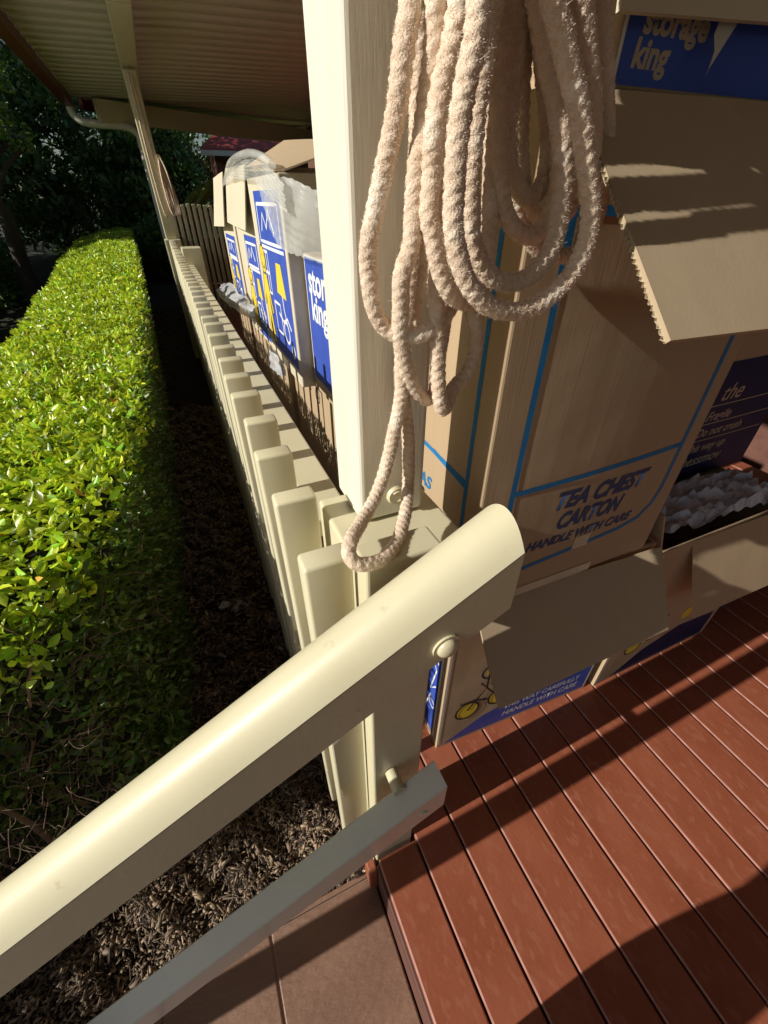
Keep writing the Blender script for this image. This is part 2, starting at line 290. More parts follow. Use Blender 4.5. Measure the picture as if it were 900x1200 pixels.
# ================================================================== ROPE
rope_paths = [[[0.184,0.36,1.3311],[0.1754,0.35,1.3102],[0.1706,0.345,1.2955],[0.1636,0.34,1.278],[0.1606,0.34,1.2579],[0.159,0.345,1.2382],[0.1549,0.35,1.2165],[0.1494,0.355,1.1883],[0.1457,0.355,1.1776],[0.1458,0.36,1.1573],[0.1491,0.36,1.1304],[0.1593,0.36,1.1105],[0.1731,0.352,1.1024],[0.1932,0.345,1.1041],[0.2134,0.35,1.1148],[0.2339,0.365,1.1333],[0.234,0.37,1.1659],[0.2336,0.37,1.1961],[0.2365,0.37,1.2235],[0.2342,0.37,1.2667],[0.2303,0.37,1.3071],[0.2261,0.37,1.3347]],[[0.1921,0.37,1.3336],[0.1916,0.37,1.3138],[0.1904,0.37,1.3031],[0.1915,0.372,1.2808],[0.1923,0.374,1.2603],[0.1938,0.376,1.2377],[0.1952,0.378,1.2178],[0.1968,0.38,1.1905],[0.1988,0.38,1.1664],[0.2033,0.38,1.1468],[0.1995,0.38,1.1191],[0.1961,0.375,1.0979]],[[0.1818,0.33,1.3205],[0.1799,0.33,1.3056],[0.182,0.335,1.2873],[0.1816,0.335,1.2695],[0.1819,0.34,1.2524],[0.1799,0.34,1.2342],[0.1762,0.34,1.2165],[0.1748,0.34,1.1884],[0.1734,0.34,1.1723],[0.1659,0.34,1.152],[0.1675,0.345,1.125],[0.1706,0.35,1.0988],[0.1799,0.355,1.0721],[0.1915,0.36,1.0515],[0.2066,0.365,1.0359],[0.2194,0.37,1.0358],[0.2229,0.37,1.0551],[0.2246,0.37,1.0802],[0.2268,0.37,1.1075],[0.2263,0.37,1.14],[0.2231,0.37,1.1786],[0.2206,0.37,1.2179],[0.2176,0.37,1.2656],[0.2151,0.37,1.3056],[0.2131,0.37,1.3331]],[[0.1762,0.36,1.0995],[0.1788,0.362,1.0717],[0.1816,0.366,1.0404],[0.1765,0.37,1.0032],[0.169,0.375,0.9618],[0.1507,0.365,0.9301],[0.1221,0.335,0.9236],[0.0978,0.3,0.9307],[0.0913,0.288,0.925],[0.0971,0.281,0.9165],[0.1149,0.281,0.9119],[0.1329,0.29,0.9091],[0.155,0.312,0.9062],[0.1794,0.345,0.9109],[0.1998,0.38,0.9197],[0.2008,0.382,0.9483],[0.1997,0.382,0.9765],[0.1956,0.38,1.0042],[0.1897,0.378,1.0302],[0.186,0.378,1.0577],[0.1869,0.378,1.0904],[0.1911,0.378,1.1272],[0.1948,0.378,1.1604],[0.1978,0.375,1.1962]],[[0.1893,0.32,1.3185],[0.189,0.32,1.304],[0.1895,0.322,1.2921],[0.1863,0.322,1.274],[0.1831,0.325,1.2572],[0.1805,0.325,1.2376],[0.183,0.33,1.2162],[0.1821,0.33,1.1921],[0.1867,0.33,1.178],[0.1929,0.33,1.1582],[0.2041,0.33,1.1401],[0.2199,0.335,1.1306],[0.2408,0.345,1.1275],[0.2525,0.352,1.1407],[0.257,0.357,1.1661],[0.2555,0.36,1.1961],[0.2527,0.362,1.2286],[0.2488,0.362,1.2664],[0.2439,0.362,1.3066],[0.2385,0.36,1.3334]],[[0.19,0.3,1.3128],[0.1902,0.3,1.299],[0.19,0.3,1.2872],[0.1889,0.3,1.2725],[0.1853,0.3,1.2566],[0.1824,0.3,1.2381],[0.1826,0.3,1.215],[0.1839,0.3,1.1927],[0.1857,0.3,1.1825],[0.1901,0.3,1.1693],[0.1987,0.3,1.1533],[0.2139,0.3,1.1384],[0.235,0.3,1.1289],[0.2587,0.3,1.1264],[0.2827,0.3,1.133],[0.3008,0.3,1.1477],[0.3087,0.3,1.1644],[0.3089,0.3,1.1828],[0.3022,0.3,1.2026],[0.2901,0.3,1.2235],[0.2766,0.3,1.2451],[0.2626,0.3,1.2643],[0.2501,0.3,1.2811],[0.2414,0.3,1.2923],[0.2324,0.3,1.3038],[0.2254,0.305,1.3188]],[[0.2313,0.325,1.3255],[0.2393,0.325,1.311],[0.2471,0.325,1.2985],[0.2584,0.325,1.2804],[0.2709,0.325,1.2626],[0.2808,0.32,1.2412],[0.2909,0.32,1.2176],[0.2945,0.32,1.1935],[0.2927,0.318,1.1707],[0.2789,0.315,1.154],[0.2593,0.315,1.1444],[0.2374,0.315,1.1475],[0.2206,0.315,1.1602],[0.2101,0.315,1.1787],[0.206,0.316,1.2015],[0.206,0.318,1.2247],[0.2082,0.32,1.2501],[0.2115,0.322,1.2771],[0.2147,0.325,1.2953],[0.2136,0.325,1.3202]],[[0.2614,0.37,1.3426],[0.263,0.37,1.318],[0.2664,0.37,1.2905],[0.268,0.37,1.2655],[0.2711,0.37,1.2399],[0.2814,0.37,1.2161],[0.3013,0.37,1.2006],[0.3155,0.37,1.2108],[0.3138,0.37,1.2388],[0.2988,0.37,1.2753],[0.2806,0.37,1.3121],[0.2675,0.37,1.34]],[[0.2432,0.355,1.3358],[0.2444,0.355,1.3123],[0.2457,0.355,1.2861],[0.2486,0.355,1.2566],[0.2542,0.355,1.2282],[0.2656,0.355,1.1961],[0.284,0.355,1.1768],[0.3052,0.355,1.1744],[0.317,0.355,1.1898],[0.3174,0.355,1.2189],[0.302,0.355,1.2594],[0.2822,0.355,1.2931],[0.2701,0.355,1.3151],[0.2559,0.355,1.3374]],[[0.2425,0.36,1.1334],[0.2539,0.36,1.1071],[0.2583,0.36,1.0781],[0.2504,0.36,1.0544],[0.2375,0.36,1.0428],[0.2258,0.353,1.0261],[0.215,0.345,1.0382],[0.209,0.345,1.0728],[0.204,0.345,1.1095],[0.1994,0.345,1.1453],[0.2021,0.35,1.1742],[0.2047,0.352,1.217],[0.2057,0.352,1.2624],[0.2077,0.352,1.3007],[0.2086,0.352,1.3274]],[[0.3154,0.37,1.3496],[0.3275,0.37,1.3326],[0.3384,0.37,1.3179],[0.3522,0.37,1.293],[0.3679,0.372,1.265],[0.3857,0.375,1.2328],[0.3983,0.38,1.2053],[0.4037,0.385,1.1799],[0.3969,0.39,1.1592],[0.3723,0.392,1.1524],[0.3421,0.392,1.1609],[0.3142,0.39,1.1825],[0.2944,0.388,1.2198],[0.2797,0.386,1.2717],[0.2703,0.384,1.3143],[0.2624,0.38,1.3422]],[[0.2781,0.35,1.3389],[0.2919,0.35,1.3234],[0.3043,0.35,1.3099],[0.3212,0.352,1.2874],[0.3387,0.355,1.2614],[0.3547,0.36,1.2311],[0.3609,0.365,1.2019]],[[0.2909,0.375,1.3479],[0.3049,0.375,1.3275],[0.3161,0.375,1.3085],[0.336,0.376,1.2787],[0.3543,0.378,1.249],[0.3648,0.38,1.2145],[0.362,0.383,1.1888],[0.341,0.385,1.1809],[0.3148,0.385,1.1956],[0.2986,0.385,1.2312],[0.2878,0.383,1.2765],[0.2807,0.38,1.3144],[0.2761,0.38,1.3439]]]
def rope_r(s, th):
    k = 2*math.pi/.0085; t2 = th+s*4
    a = np.cos(3*t2)*np.cos(k*s)
    return .0070*(1+.085*np.sign(a)*np.abs(a)**.7+.03*np.sin(k*s*.23+th)+.03*rng.normal(0, 1, (s*th).shape))
rope_paths = rope_paths+[[[.245+.052*math.cos(a), .335+.058*math.sin(a), 1.375+.0155*a/6.283*1.0+.004*math.sin(a*2.3)] for a in np.linspace(0, 6.283*11, 120)]]  # extra coil turns added above the view to shade the chest flap
vs, fs, off = [], [], 0; fib = []; 
for P in rope_paths:
    P = [p for p in P]
    if P[0][2] > 1.28 and len(P) < 100: x, y, z = P[0]; P = [[.2+(x-.2)*.12, min(y, .36)*.5+.165, 1.505]]+[[.2+(x-.2)*.62, y*.8+.066, 1.43]]+P
    if P[-1][2] > 1.28 and len(P) < 100: x, y, z = P[-1]; P = P+[[.2+(x-.2)*.62, y*.8+.066, 1.43], [.2+(x-.2)*.12, min(y, .36)*.5+.165, 1.505]]
    C_ = catmull(P, .0011); C_[:, 1] = np.minimum(C_[:, 1], .393)
    for ax in (0, 1, 2): C_[:, ax] += .0007*np.sin(np.arange(len(C_))*.011*(3+ax)+ax*2+off)
    a, f_, (pp, T, U, Vv, s) = tube(C_, .0085, 24, rfun=rope_r); vs.append(a); fs.append(f_+off); off += len(a)
    nf = int(s[-1]*36000); idx = rng.integers(0, len(pp), nf); th = rng.uniform(0, 2*math.pi, nf)
    d = np.cos(th)[:, None]*U[idx]+np.sin(th)[:, None]*Vv[idx]; root = pp[idx]+d*.0067; L_ = rng.uniform(.0006, .0021, (nf, 1))*(1+1.0*(rng.random((nf, 1)) < .03))
    dirn = d+rng.normal(0, .55, (nf, 3)); dirn /= np.linalg.norm(dirn, axis=1)[:, None]; mid = root+dirn*L_*.6; tip = mid+(dirn+rng.normal(0, .6, (nf, 3)))*L_*.5
    side = np.cross(dirn, rng.normal(0, 1, (nf, 3))); side /= np.linalg.norm(side, axis=1)[:, None]; side *= .00012
    fib.append(np.stack([root-side, root+side, mid+side*.7, mid-side*.7, tip], 1))
rope = obj('coiled_rope', np_mesh('coiled_rope', np.vstack(vs), np.vstack(fs)), ROPE, None, True)
tag(rope, 'thick fluffy cotton rope hanging in long coils on the near veranda post', 'rope')
fb = np.vstack(fib); n = len(fb); V = fb.reshape(-1, 3); i = np.arange(n)[:, None]*5
F = np.vstack([i+np.array([[0, 1, 2]]), i+np.array([[0, 2, 3]]), i+np.array([[3, 2, 4]])]); tag(obj('rope_fibre', np_mesh('rope_fibre', V, F), ROPE_S, rope), kind='stuff')
# ================================================================== CARTONS
def text_mesh(s, size, bold=0.0, shear=0.0, space=1.0):
    c = bpy.data.curves.new('t', 'FONT'); c.body = s; c.size = size; c.offset = bold; c.shear = shear; c.space_character = space; c.extrude = 0; c.resolution_u = 4
    o = bpy.data.objects.new('t', c); link(o); dg = bpy.context.evaluated_depsgraph_get(); dg.update(); me = bpy.data.meshes.new_from_object(o.evaluated_get(dg)); bpy.data.objects.remove(o); bpy.data.curves.remove(c); return me
class Carton:
    """local frame: x along the front, y into depth, z up, origin front-left-bottom corner"""
    def __init__(s, loc, size, rot, label, name='carton', m=None, cat='carton', open_top=False, group=None, bg=.004):
        s.bg = bg
        s.w, s.d, s.h = size; s.e = empty(name, loc, label, cat, group); s.e.rotation_euler.z = math.radians(rot); t = .006; w, d, h = size
        m = m or CARD; s.m = m
        if open_top:
            s.bg = 0
            for nm, bb in (('front_wall', (0, w, 0, t, 0, h)), ('back_wall', (0, w, d-t, d, 0, h)), ('side_wall', (0, t, t, d-t, 0, h)), ('side_wall', (w-t, w, t, d-t, 0, h)), ('base_panel', (t, w-t, t, d-t, 0, t))):
                s.part(nm, box_bm(*bb), m)
        else:
            b = box_bm(0, w, 0, d, 0, h, .005, 3)
            bmesh.ops.subdivide_edges(b, edges=[e for e in b.edges if e.calc_length() > .1], cuts=11, use_grid_fill=True)
            sd = rng.uniform(0, 6)
            for v in b.verts:
                k = math.sin(v.co.z/h*math.pi)*math.sin(v.co.x/w*math.pi if 0 < v.co.x/w < 1 else 0) ; v.co.y -= s.bg*k*(1 if v.co.y < d/2 else -1)
                k = math.sin(v.co.z/h*math.pi)*math.sin(max(0, min(1, v.co.y/d))*math.pi); v.co.x -= s.bg*k*(1 if v.co.x < w/2 else -1)
            s.part('body', b, m)
    def part(s, name, b, m):
        if isinstance(b, bmesh.types.BMesh): me = bpy.data.meshes.new(name); b.to_mesh(me); b.free()
        else: me = b
        me.materials.clear(); me.materials.append(m); o = link(bpy.data.objects.new(name, me)); o.parent = s.e; return o
    def fr(s, face, u, v, out=.0):
        if face == 'front': return Vector((u, -.0005-out-s.bg*math.sin(max(0, min(1, v/s.h))*math.pi)*math.sin(max(0, min(1, u/s.w))*math.pi), v))
        if face == 'left': return Vector((-.0005-out-s.bg*math.sin(max(0, min(1, v/s.h))*math.pi)*math.sin(max(0, min(1, (s.d-u)/s.d))*math.pi), s.d-u, v))
    def poly(s, name, face, loops, m, out=0.0, sub=0):
        if len(loops) > 1 and name != 'yellow_figure':
            for l_ in loops: s.poly(name, face, [l_], m, out, sub)
            return
        b = bmesh.new()
        for lp in loops:
            vs_ = [b.verts.new((u, v, 0)) for u, v in lp]; b.faces.new(vs_)
        if sub: bmesh.ops.triangulate(b, faces=b.faces); bmesh.ops.subdivide_edges(b, edges=b.edges, cuts=sub, use_grid_fill=True)
        for v in b.verts: v.co = s.fr(face, v.co.x, v.co.y, out)
        return s.part(name, b, m)
    def rect(s, name, face, u0, v0, u1, v1, m, out=0.0):
        nu, nv = max(1, int((u1-u0)/.05)), max(1, int((v1-v0)/.05)); b = bmesh.new()
        g = [[b.verts.new(s.fr(face, u0+(u1-u0)*i/nu, v0+(v1-v0)*j/nv, out)) for i in range(nu+1)] for j in range(nv+1)]
        for j in range(nv):
            for i in range(nu): b.faces.new([g[j][i], g[j][i+1], g[j+1][i+1], g[j+1][i]])
        return s.part(name, b, m)
    def lines(s, name, face, polys, w, m, out=.0002):
        if name in ('edge_line', 'ruled_line') and len(polys) > 1:
            for p_ in polys: s.lines(name, face, [p_], w, m, out)
            return
        b = bmesh.new()
        for pl in polys:
            P = np.array(pl, float)
            if len(P) < 2: continue
            Q = []
            for a, c in zip(P[:-1], P[1:]):
                n = max(1, int(np.linalg.norm(c-a)/.04)); Q += [a+(c-a)*t/n for t in range(n)]
            Q.append(P[-1]); Q = np.array(Q); T = np.gradient(Q, axis=0); T /= np.linalg.norm(T, axis=1)[:, None]+1e-9; N = np.stack([-T[:, 1], T[:, 0]], 1)*w/2
            L_ = [b.verts.new(s.fr(face, *(q+k), out)) for q, k in zip(Q, N)]; R_ = [b.verts.new(s.fr(face, *(q-k), out)) for q, k in zip(Q, N)]
            for i in range(len(Q)-1): b.faces.new([R_[i], R_[i+1], L_[i+1], L_[i]])
        o = s.part(name, b, m)
        if len(polys) > 1: o['kind'] = 'stuff'
        return o
    def text(s, name, face, txt, u, v, size, m, bold=0, shear=0, width=None, out=.0003):
        me = text_mesh(txt, size, bold, shear); xs = [q.co.x for q in me.vertices]; k = 1
        if width: k = width/(max(xs)-min(xs))
        x0 = min(xs)
        for q in me.vertices: z = q.co.z; q.co = s.fr(face, u+(q.co.x-x0)*k, v+q.co.y, out+z)
        return s.part(name, me, m)
    def flap(s, name, pts, m, t=.005):
        """pts: 4 local corners, thickened along the normal"""
        P = [Vector(p) for p in pts]; n = (P[1]-P[0]).cross(P[3]-P[0]).normalized()*t; nu, nv = 10, 6; b = bmesh.new(); sd = rng.uniform(0, 9)
        def q(a, c):
            p = P[0].lerp(P[1], a).lerp(P[3].lerp(P[2], a), c); return p+n/t*.004*math.sin(a*3.1+sd)*math.sin(c*2.2+sd)
        for side in (0, 1):
            g = [[b.verts.new(q(i/nu, j/nv)+n*side) for i in range(nu+1)] for j in range(nv+1)]
            for j in range(nv):
                for i in range(nu): b.faces.new([g[j][i], g[j][i+1], g[j+1][i+1], g[j+1][i]])
            if side == 0: g0 = g
        for i in range(nu):
            b.faces.new([g0[0][i], g0[0][i+1], g[0][i+1], g[0][i]]); b.faces.new([g0[nv][i], g0[nv][i+1], g[nv][i+1], g[nv][i]])
        for j in range(nv):
            b.faces.new([g0[j][0], g0[j+1][0], g[j+1][0], g[j][0]]); b.faces.new([g0[j][nu], g0[j+1][nu], g[j+1][nu], g[j][nu]])
        bmesh.ops.recalc_face_normals(b, faces=b.faces); return s.part(name, b, m)
def circ(cu, cv, r, n=16, a0=0, a1=2*math.pi, ry=None): ry = ry or r; return [(cu+r*math.cos(a0+(a1-a0)*k/n), cv+ry*math.sin(a0+(a1-a0)*k/n)) for k in range(n+1)]
# --- lower carton with bicycle picture, under the tea chest
A = Carton((.345, .43, 0), (.50, .44, .585), -3, 'open carton under the tea chest, yellow tricycle picture on it, flap hanging out', open_top=True, cat='carton')
A.rect('picture_panel', 'left', .02, .03, .415, .55, BLUE); A.lines('border_line', 'left', [[(.415, .02), (.415, .555), (.02, .555)]], .008, WHITE)
A.lines('line_drawing', 'left', [circ(.385, .40, .016, 12), [(.36, .44), (.385, .37), (.40, .33)], [(.37, .33), (.395, .30), (.375, .20), (.40, .24)], circ(.39, .15, .014, 10), [(.36, .10), (.38, .18)], circ(.33, .36, .05), [(.3, .2), (.35, .3)], circ(.2, .3, .08)], .005, WHITE)
A.poly('picture_band', 'front', [[(.02, .012), (.49, .012), (.49, .15), (.36, .135), (.24, .12), (.13, .085)]], BLUE)
A.lines('edge_line', 'front', [[(.003, .02), (.003, .56)], [(.494, .01), (.494, .2)]], .005, WHITE)
A.poly('yellow_wheel', 'front', [circ(.075, .15, .033, 18, ry=.036)[:-1], circ(.165, .165, .030, 18, ry=.034)[:-1]], YELLOW, .0005)
A.lines('tricycle_drawing', 'front', [circ(.075, .15, .033, ry=.036), circ(.165, .165, .030, ry=.034), [(.075, .15), (.12, .23), (.165, .165)], [(.10, .26), (.12, .23), (.118, .30)], circ(.125, .30, .028, 12, .5, 4.5), [(.05, .19), (.095, .19), (.13, .17)]], .006, BLACK, .0012)
A.poly('yellow_item', 'front', [[(.24, .13), (.30, .155), (.325, .185), (.27, .17)], circ(.125, .30, .018)[:-1]], YELLOW, .0008)
A.text('printed_text', 'front', 'THIS WAY CAREFULLY', .20, .075, .028, WHITE, .0006, .2, .26); A.text('printed_text', 'front', 'HANDLE WITH CARE', .20, .038, .032, WHITE, .0006, .2, .26)
A.flap('flap', [(.03, -.012, .583), (.500, -.012, .583), (.487, -.115, .425), (.040, -.128, .400)], CARD_IN)
# --- tea chest carton
T = Carton((.335, .404, .590), (.462, .42, .69), -.4, 'tall brown tea chest carton with blue ruled lines, standing right of the near post', bg=.0075)
T.lines('blue_frame', 'front', [[(.055, .60), (.055, .06)], [(.052, .250), (.42, .262)], [(.05, .60), (.42, .60)], [(.42, .602), (.419, .17), (.41, .135), (.385, .108), (.34, .096), (.10, .072), (.055, .062)]], .0095, CYAN)
T.text('printed_text', 'front', 'TEA CHEST', .150, .196, .048, DARKBLUE, .0022, .3, .208)
T.text('printed_text', 'front', 'CARTON', .166, .150, .048, DARKBLUE, .0022, .3, .150)
T.text('printed_text', 'front', 'HANDLE WITH CARE', .110, .114, .028, DARKBLUE, .0011, .3, .250)
dL = .42
T.lines('blue_frame', 'left', [[(dL-.038, .62), (dL-.038, .05)], [(dL-.038, .262), (dL-.30, .285), ], [(dL-.30, .62), (dL-.30, .05)], [(dL-.04, .60), (dL-.3, .60)], [(dL-.040, .255), (dL-.135, .272), ]], .008, CYAN)
T.lines('blue_frame', 'left', [[(dL-.038, .255), (dL-.13, .20+.07)]], .008, CYAN); T.text('printed_text', 'left', 'TEAS', .205, .19, .036, CYAN, .001, .2)
T.flap('flap', [(.022, -.004, .690), (.455, -.004, .690), (.470, -.175, .512), (.026, -.168, .515)], CARD_IN)
b = bmesh.new(); P0_, P1_ = Vector((.0215, -.004, .690)), Vector((.0255, -.168, .515)); dv_ = (P1_-P0_).normalized(); nv_ = Vector((0, dv_.z, -dv_.y)); prev = None
for k in range(150):
    f_ = k/149; wv = .0011*math.sin(k*1.9)+.0004*rng.normal(); q = P0_.lerp(P1_, f_)+nv_*(.0022+wv)*(-1); r_ = .0015+.0012*rng.random()
    a_ = b.verts.new(q+Vector((-r_, 0, 0))); c_ = b.verts.new(q+Vector((.004, 0, 0)))
    if prev: b.faces.new([prev[0], a_, c_, prev[1]])
    prev = (a_, c_)
T.part('torn_edge', b, PALE)
T.rect('tape_patch', 'front', .225, .082, .262, .112, TAPE, .0012); T.rect('tape_patch', 'front', .10, .0, .30, .022, TAPE, .0012)
# --- blue carton on top of the tea chest
K = Carton((.418, .425, 1.283), (.50, .40, .33), -2, 'blue printed carton standing on top of the tea chest, top right')
K.rect('blue_panel', 'front', .008, .004, .49, .10, BLUE); K.lines('edge_line', 'front', [[(.005, .002), (.005, .10)]], .004, WHITE)
K.text('printed_text', 'front', 'storage', .026, .0385, .027, CREAMPRINT, .001, .1); K.text('printed_text', 'front', 'king', .022, .0165, .027, CREAMPRINT, .001, .1)
K.flap('flap', [(-.03, -.008, .150), (.50, -.008, .150), (.50, -.030, .068), (-.03, -.026, .040)], PALE)
tp = bmesh.new(); tv = [tp.verts.new(p) for p in [(.525, .41, 1.352), (.552, .41, 1.350), (.544, .405, 1.335), (.532, .404, 1.318), (.517, .4, 1.300), (.513, .398, 1.293), (.519, .402, 1.312), (.514, .404, 1.322), (.521, .408, 1.335)]]; tp.faces.new(tv); bmesh.ops.solidify(tp, geom=tp.faces[:], thickness=.0006)
K_t = obj('tape_strip', tp, TAPE, K.e)
# --- second lower carton and what stands behind it
B2 = Carton((.875, .395, 0), (.50, .46, .55), 0, 'torn open carton right of the tricycle carton, its brown flap sticking out over the deck', open_top=True)
B2.rect('picture_panel', 'left', .02, .03, .43, .50, BLUE); B2.poly('picture_band', 'front', [[(.06, .01), (.48, .01), (.48, .12), (.30, .14), (.16, .09)]], NAVY); B2.lines('edge_line', 'front', [[(.004, .01), (.004, .54)]], .006, WHITE)
B2.poly('yellow_item', 'front', [circ(.10, .14, .03)[:-1], circ(.17, .17, .03)[:-1], circ(.30, .20, .025)[:-1]], YELLOW, .0006); B2.lines('line_drawing', 'front', [circ(.10, .14, .03), circ(.17, .17, .03), [(.06, .20), (.20, .24)], circ(.33, .25, .03), [(.3, .3), (.38, .24)], circ(.26, .33, .02)], .005, BLACK, .001)
B2.flap('flap', [(.105, -.004, .550), (.50, -.004, .548), (.50, -.085, .335), (.125, -.075, .345)], CARD)
B2.flap('flap', [(.0, .01, .552), (.0, .44, .552), (-.035, .44, .66), (-.030, .02, .65)], CARD_IN)
N = bmesh.new(); bmesh.ops.create_grid(N, x_segments=30, y_segments=13, size=.5)
for v in N.verts:
    x, y = v.co.x, v.co.y; v.co = Vector((1.13+x*.46, .485+y*.14, .556+.012*math.sin(x*9+y*7)*math.cos(y*8)+.030*abs(math.sin(x*8-y*6+2.5*math.sin(y*7+x*5)))**.6+rng.uniform(-.008, .008)))
tag(obj('crumpled_newspaper', N, NEWS, None, False), 'crumpled grey newspaper stuffed in the torn open carton below the navy panel', 'paper')
B3 = Carton((.93, .585, .56), (.52, .42, .66), 0, 'brown carton with dark navy lettered panel behind the crumpled newspaper')
B3.rect('navy_panel', 'front', .0, .0, .515, .335, NAVY)
for t_, u_, v_, s_ in (('the', .245, .235, .062), ('Fragile', .225, .182, .036), ('Do not crush', .215, .137, .034), ('This way up', .205, .090, .034), ('chessmov', .195, .045, .046)):
    B3.text('printed_text', 'front', t_, u_, v_, s_, CREAMPRINT, .0005, .25)
B3.lines('ruled_line', 'front', [[(.20, .223), (.5, .223)], [(.20, .173), (.5, .173)], [(.19, .124), (.5, .124)]], .0025, CREAMPRINT)
B4 = Carton((1.40, .43, 0), (.45, .45, .30), 2, 'low dark blue carton on the deck at the right edge of the view', m=NAVY); B4.lines('edge_line', 'front', [[(.005, .29), (.44, .29)]], .006, WHITE)
# --- row of cartons along the fence: lower tier
row_lab = ['plain brown carton at the bottom of the row, nearest the post', 'plain brown bottom carton with a small round mark, beside the fence shadow', 'brown bottom carton under the plastic wrapped picture carton', 'brown bottom carton under the carton with the yellow figure', 'farthest brown bottom carton of the row']
ys = [1.03, 1.60, 2.17, 2.75, 3.35]
for k, y in enumerate(ys):
    c = Carton((.425+.012*(k % 2), y, 0), (.46, .54, .60), rng.uniform(-1, 1), row_lab[k])
    if k == 1:
        c.lines('round_mark', 'left', [circ(.46, .535, .030, 20), [(.44, .53), (.48, .53)], [(.45, .545), (.46, .555), (.47, .545)]], .006, BLACK)
    if k == 4: break
# upper tier
def house_art(c, u0, v0, u1, v1, fig=True, dens=1.0):
    W_, H_ = u1-u0, v1-v0; f = lambda a, b_: (u0+a*W_, v0+b_*H_)
    c.rect('picture_panel', 'left', u0, v0, u1, v1, BLUE)
    ln = [[f(.08, .93), f(.9, .93), f(.9, .72), f(.08, .72), f(.08, .93)], [f(.2, .78), f(.3, .88), f(.42, .80), f(.55, .90), f(.7, .78)], [f(.12, .66), f(.30, .66), f(.30, .40), f(.12, .40), f(.12, .66)], [f(.21, .66), f(.21, .40)], [f(.12, .53), f(.30, .53)],
          [f(.70, .55), f(.72, .35), f(.80, .22)], [f(.35, .36), f(.58, .36), f(.58, .16), f(.35, .16), f(.35, .36)], circ(.0, 0, 0.001, 3)]
    ln[-1] = circ(*f(.72, .20), .09*W_, 14); ln.append(circ(*f(.88, .10), .05*W_, 12)); ln.append([f(.5, .3), f(.65, .26), f(.8, .3), f(.9, .24)]); ln.append([f(.1, .69), f(.95, .69)])
    c.lines('line_drawing', 'left', ln, .011, WHITE)
    c.poly('yellow_lamp', 'left', [[f(.55, .44), f(.86, .42), f(.78, .62), f(.62, .62)]], YELLOW, .0008)
    if fig:
        h = f(.04, .60); q = H_/.56; g_ = lambda pts: [(h[0]+x*min(1, q*1.15), h[1]+y*q) for x, y in pts]
        hd = circ(0, 0, .052, 14); bd = [(-.035, -.05), (.035, -.05), (.085, -.19), (.060, -.20), (.03, -.13), (.05, -.32), (.015, -.32), (-.005, -.20), (-.03, -.32), (-.065, -.32), (-.035, -.13), (-.075, -.18), (-.095, -.16)]
        c.poly('yellow_head', 'left', [g_(hd[:-1])], YELLOW, .0008); c.poly('yellow_figure', 'left', [g_(bd)], YELLOW, .0008)
        c.lines('figure_outline', 'left', [g_(hd), g_(bd+bd[:1]), g_(circ(0, -.005, .026, 8, 3.4, 6.0)), g_([(-.02, .012), (-.018, .020)]), g_([(.02, .012), (.018, .020)])], .006, BLACK, .0011)
Ca = Carton((.412, 1.06, .605), (.46, .53, .455), 0, 'blue carton just left of the near post, with its name in white letters', cat='carton')
Ca.rect('blue_panel', 'left', .008, .05, .525, .448, BLUE); Ca.lines('edge_line', 'left', [[(.006, .04), (.006, .452)], [(.006, .448), (.52, .448)]], .006, WHITE)
Ca.text('printed_text', 'left', 'storage', .040, .345, .115, WHITE, .0032, 0); Ca.text('printed_text', 'left', 'king', .055, .262, .115, WHITE, .0032, 0)
Cb = Carton((.362, 1.605, .605), (.46, .56, .66), 0, 'tall pale carton with blue picture and yellow lamp under the draped plastic bag', m=PALE)
house_art(Cb, .10, .06, .535, .62)
Cb.flap('flap', [(.02, .80, .69), (.02, .0, .662), (.26, -.05, .735), (.24, .85, .80)], CARD_IN)
Cc = Carton((.372, 2.20, .605), (.46, .52, .70), 1.0, 'pale carton with yellow figure picture, second from the far end of the row', m=PALE)
house_art(Cc, .22, .02, .50, .46, True)
Cc.flap('flap', [(-.003, -.02, .705), (-.003, .48, .712), (-.035, .50, .50), (-.035, .02, .485)], PALE)
Cd = Carton((.385, 2.95, .605), (.46, .56, .70), 0, 'farthest upper carton with a small blue and yellow picture under hanging pale flaps', m=PALE)
house_art(Cd, .10, .02, .50, .42, True)
Cd.flap('flap', [(-.003, .0, .71), (-.003, .55, .70), (-.045, .60, .45), (-.045, .05, .47)], PALE)
# plastic bag draped on the pale carton
def sheet(name, rows, m, label, cat, amp=.006, parent=None, nu=50, nv=30):
    G = np.array(rows, float); R_, C2 = G.shape[:2]; u = np.linspace(0, C2-1, nu); r = []
    for row in G: r.append(np.stack([np.interp(u, range(C2), row[:, k]) for k in range(3)], 1))
    r = np.array(r); v = np.linspace(0, R_-1, nv); V = np.stack([[np.interp(v, range(R_), r[:, i, k]) for i in range(nu)] for k in range(3)], -1)
    V = V+amp*rng.normal(0, .35, V.shape); ii, jj = np.meshgrid(range(nu), range(nv), indexing='ij'); V[..., 0] += amp*np.sin(ii*.9+jj*.5)+amp*.7*np.sin(ii*.37-jj*1.3); V[..., 2] += amp*.6*np.sin(ii*1.3+jj*.8)
    i = np.arange(nu-1)[:, None]*nv; j = np.arange(nv-1)[None, :]; F = np.stack([i+j, i+j+1, i+nv+j+1, i+nv+j], -1).reshape(-1, 4)
    o = obj(name, np_mesh(name, V.reshape(-1, 3), F), m, parent, 'bag' in name)
    if label: tag(o, label, cat)
    return o
bag = empty('plastic_bag', (.35, 1.8, 1.25), 'clear crinkled plastic bag draped over the pale picture carton behind the post', 'bag')
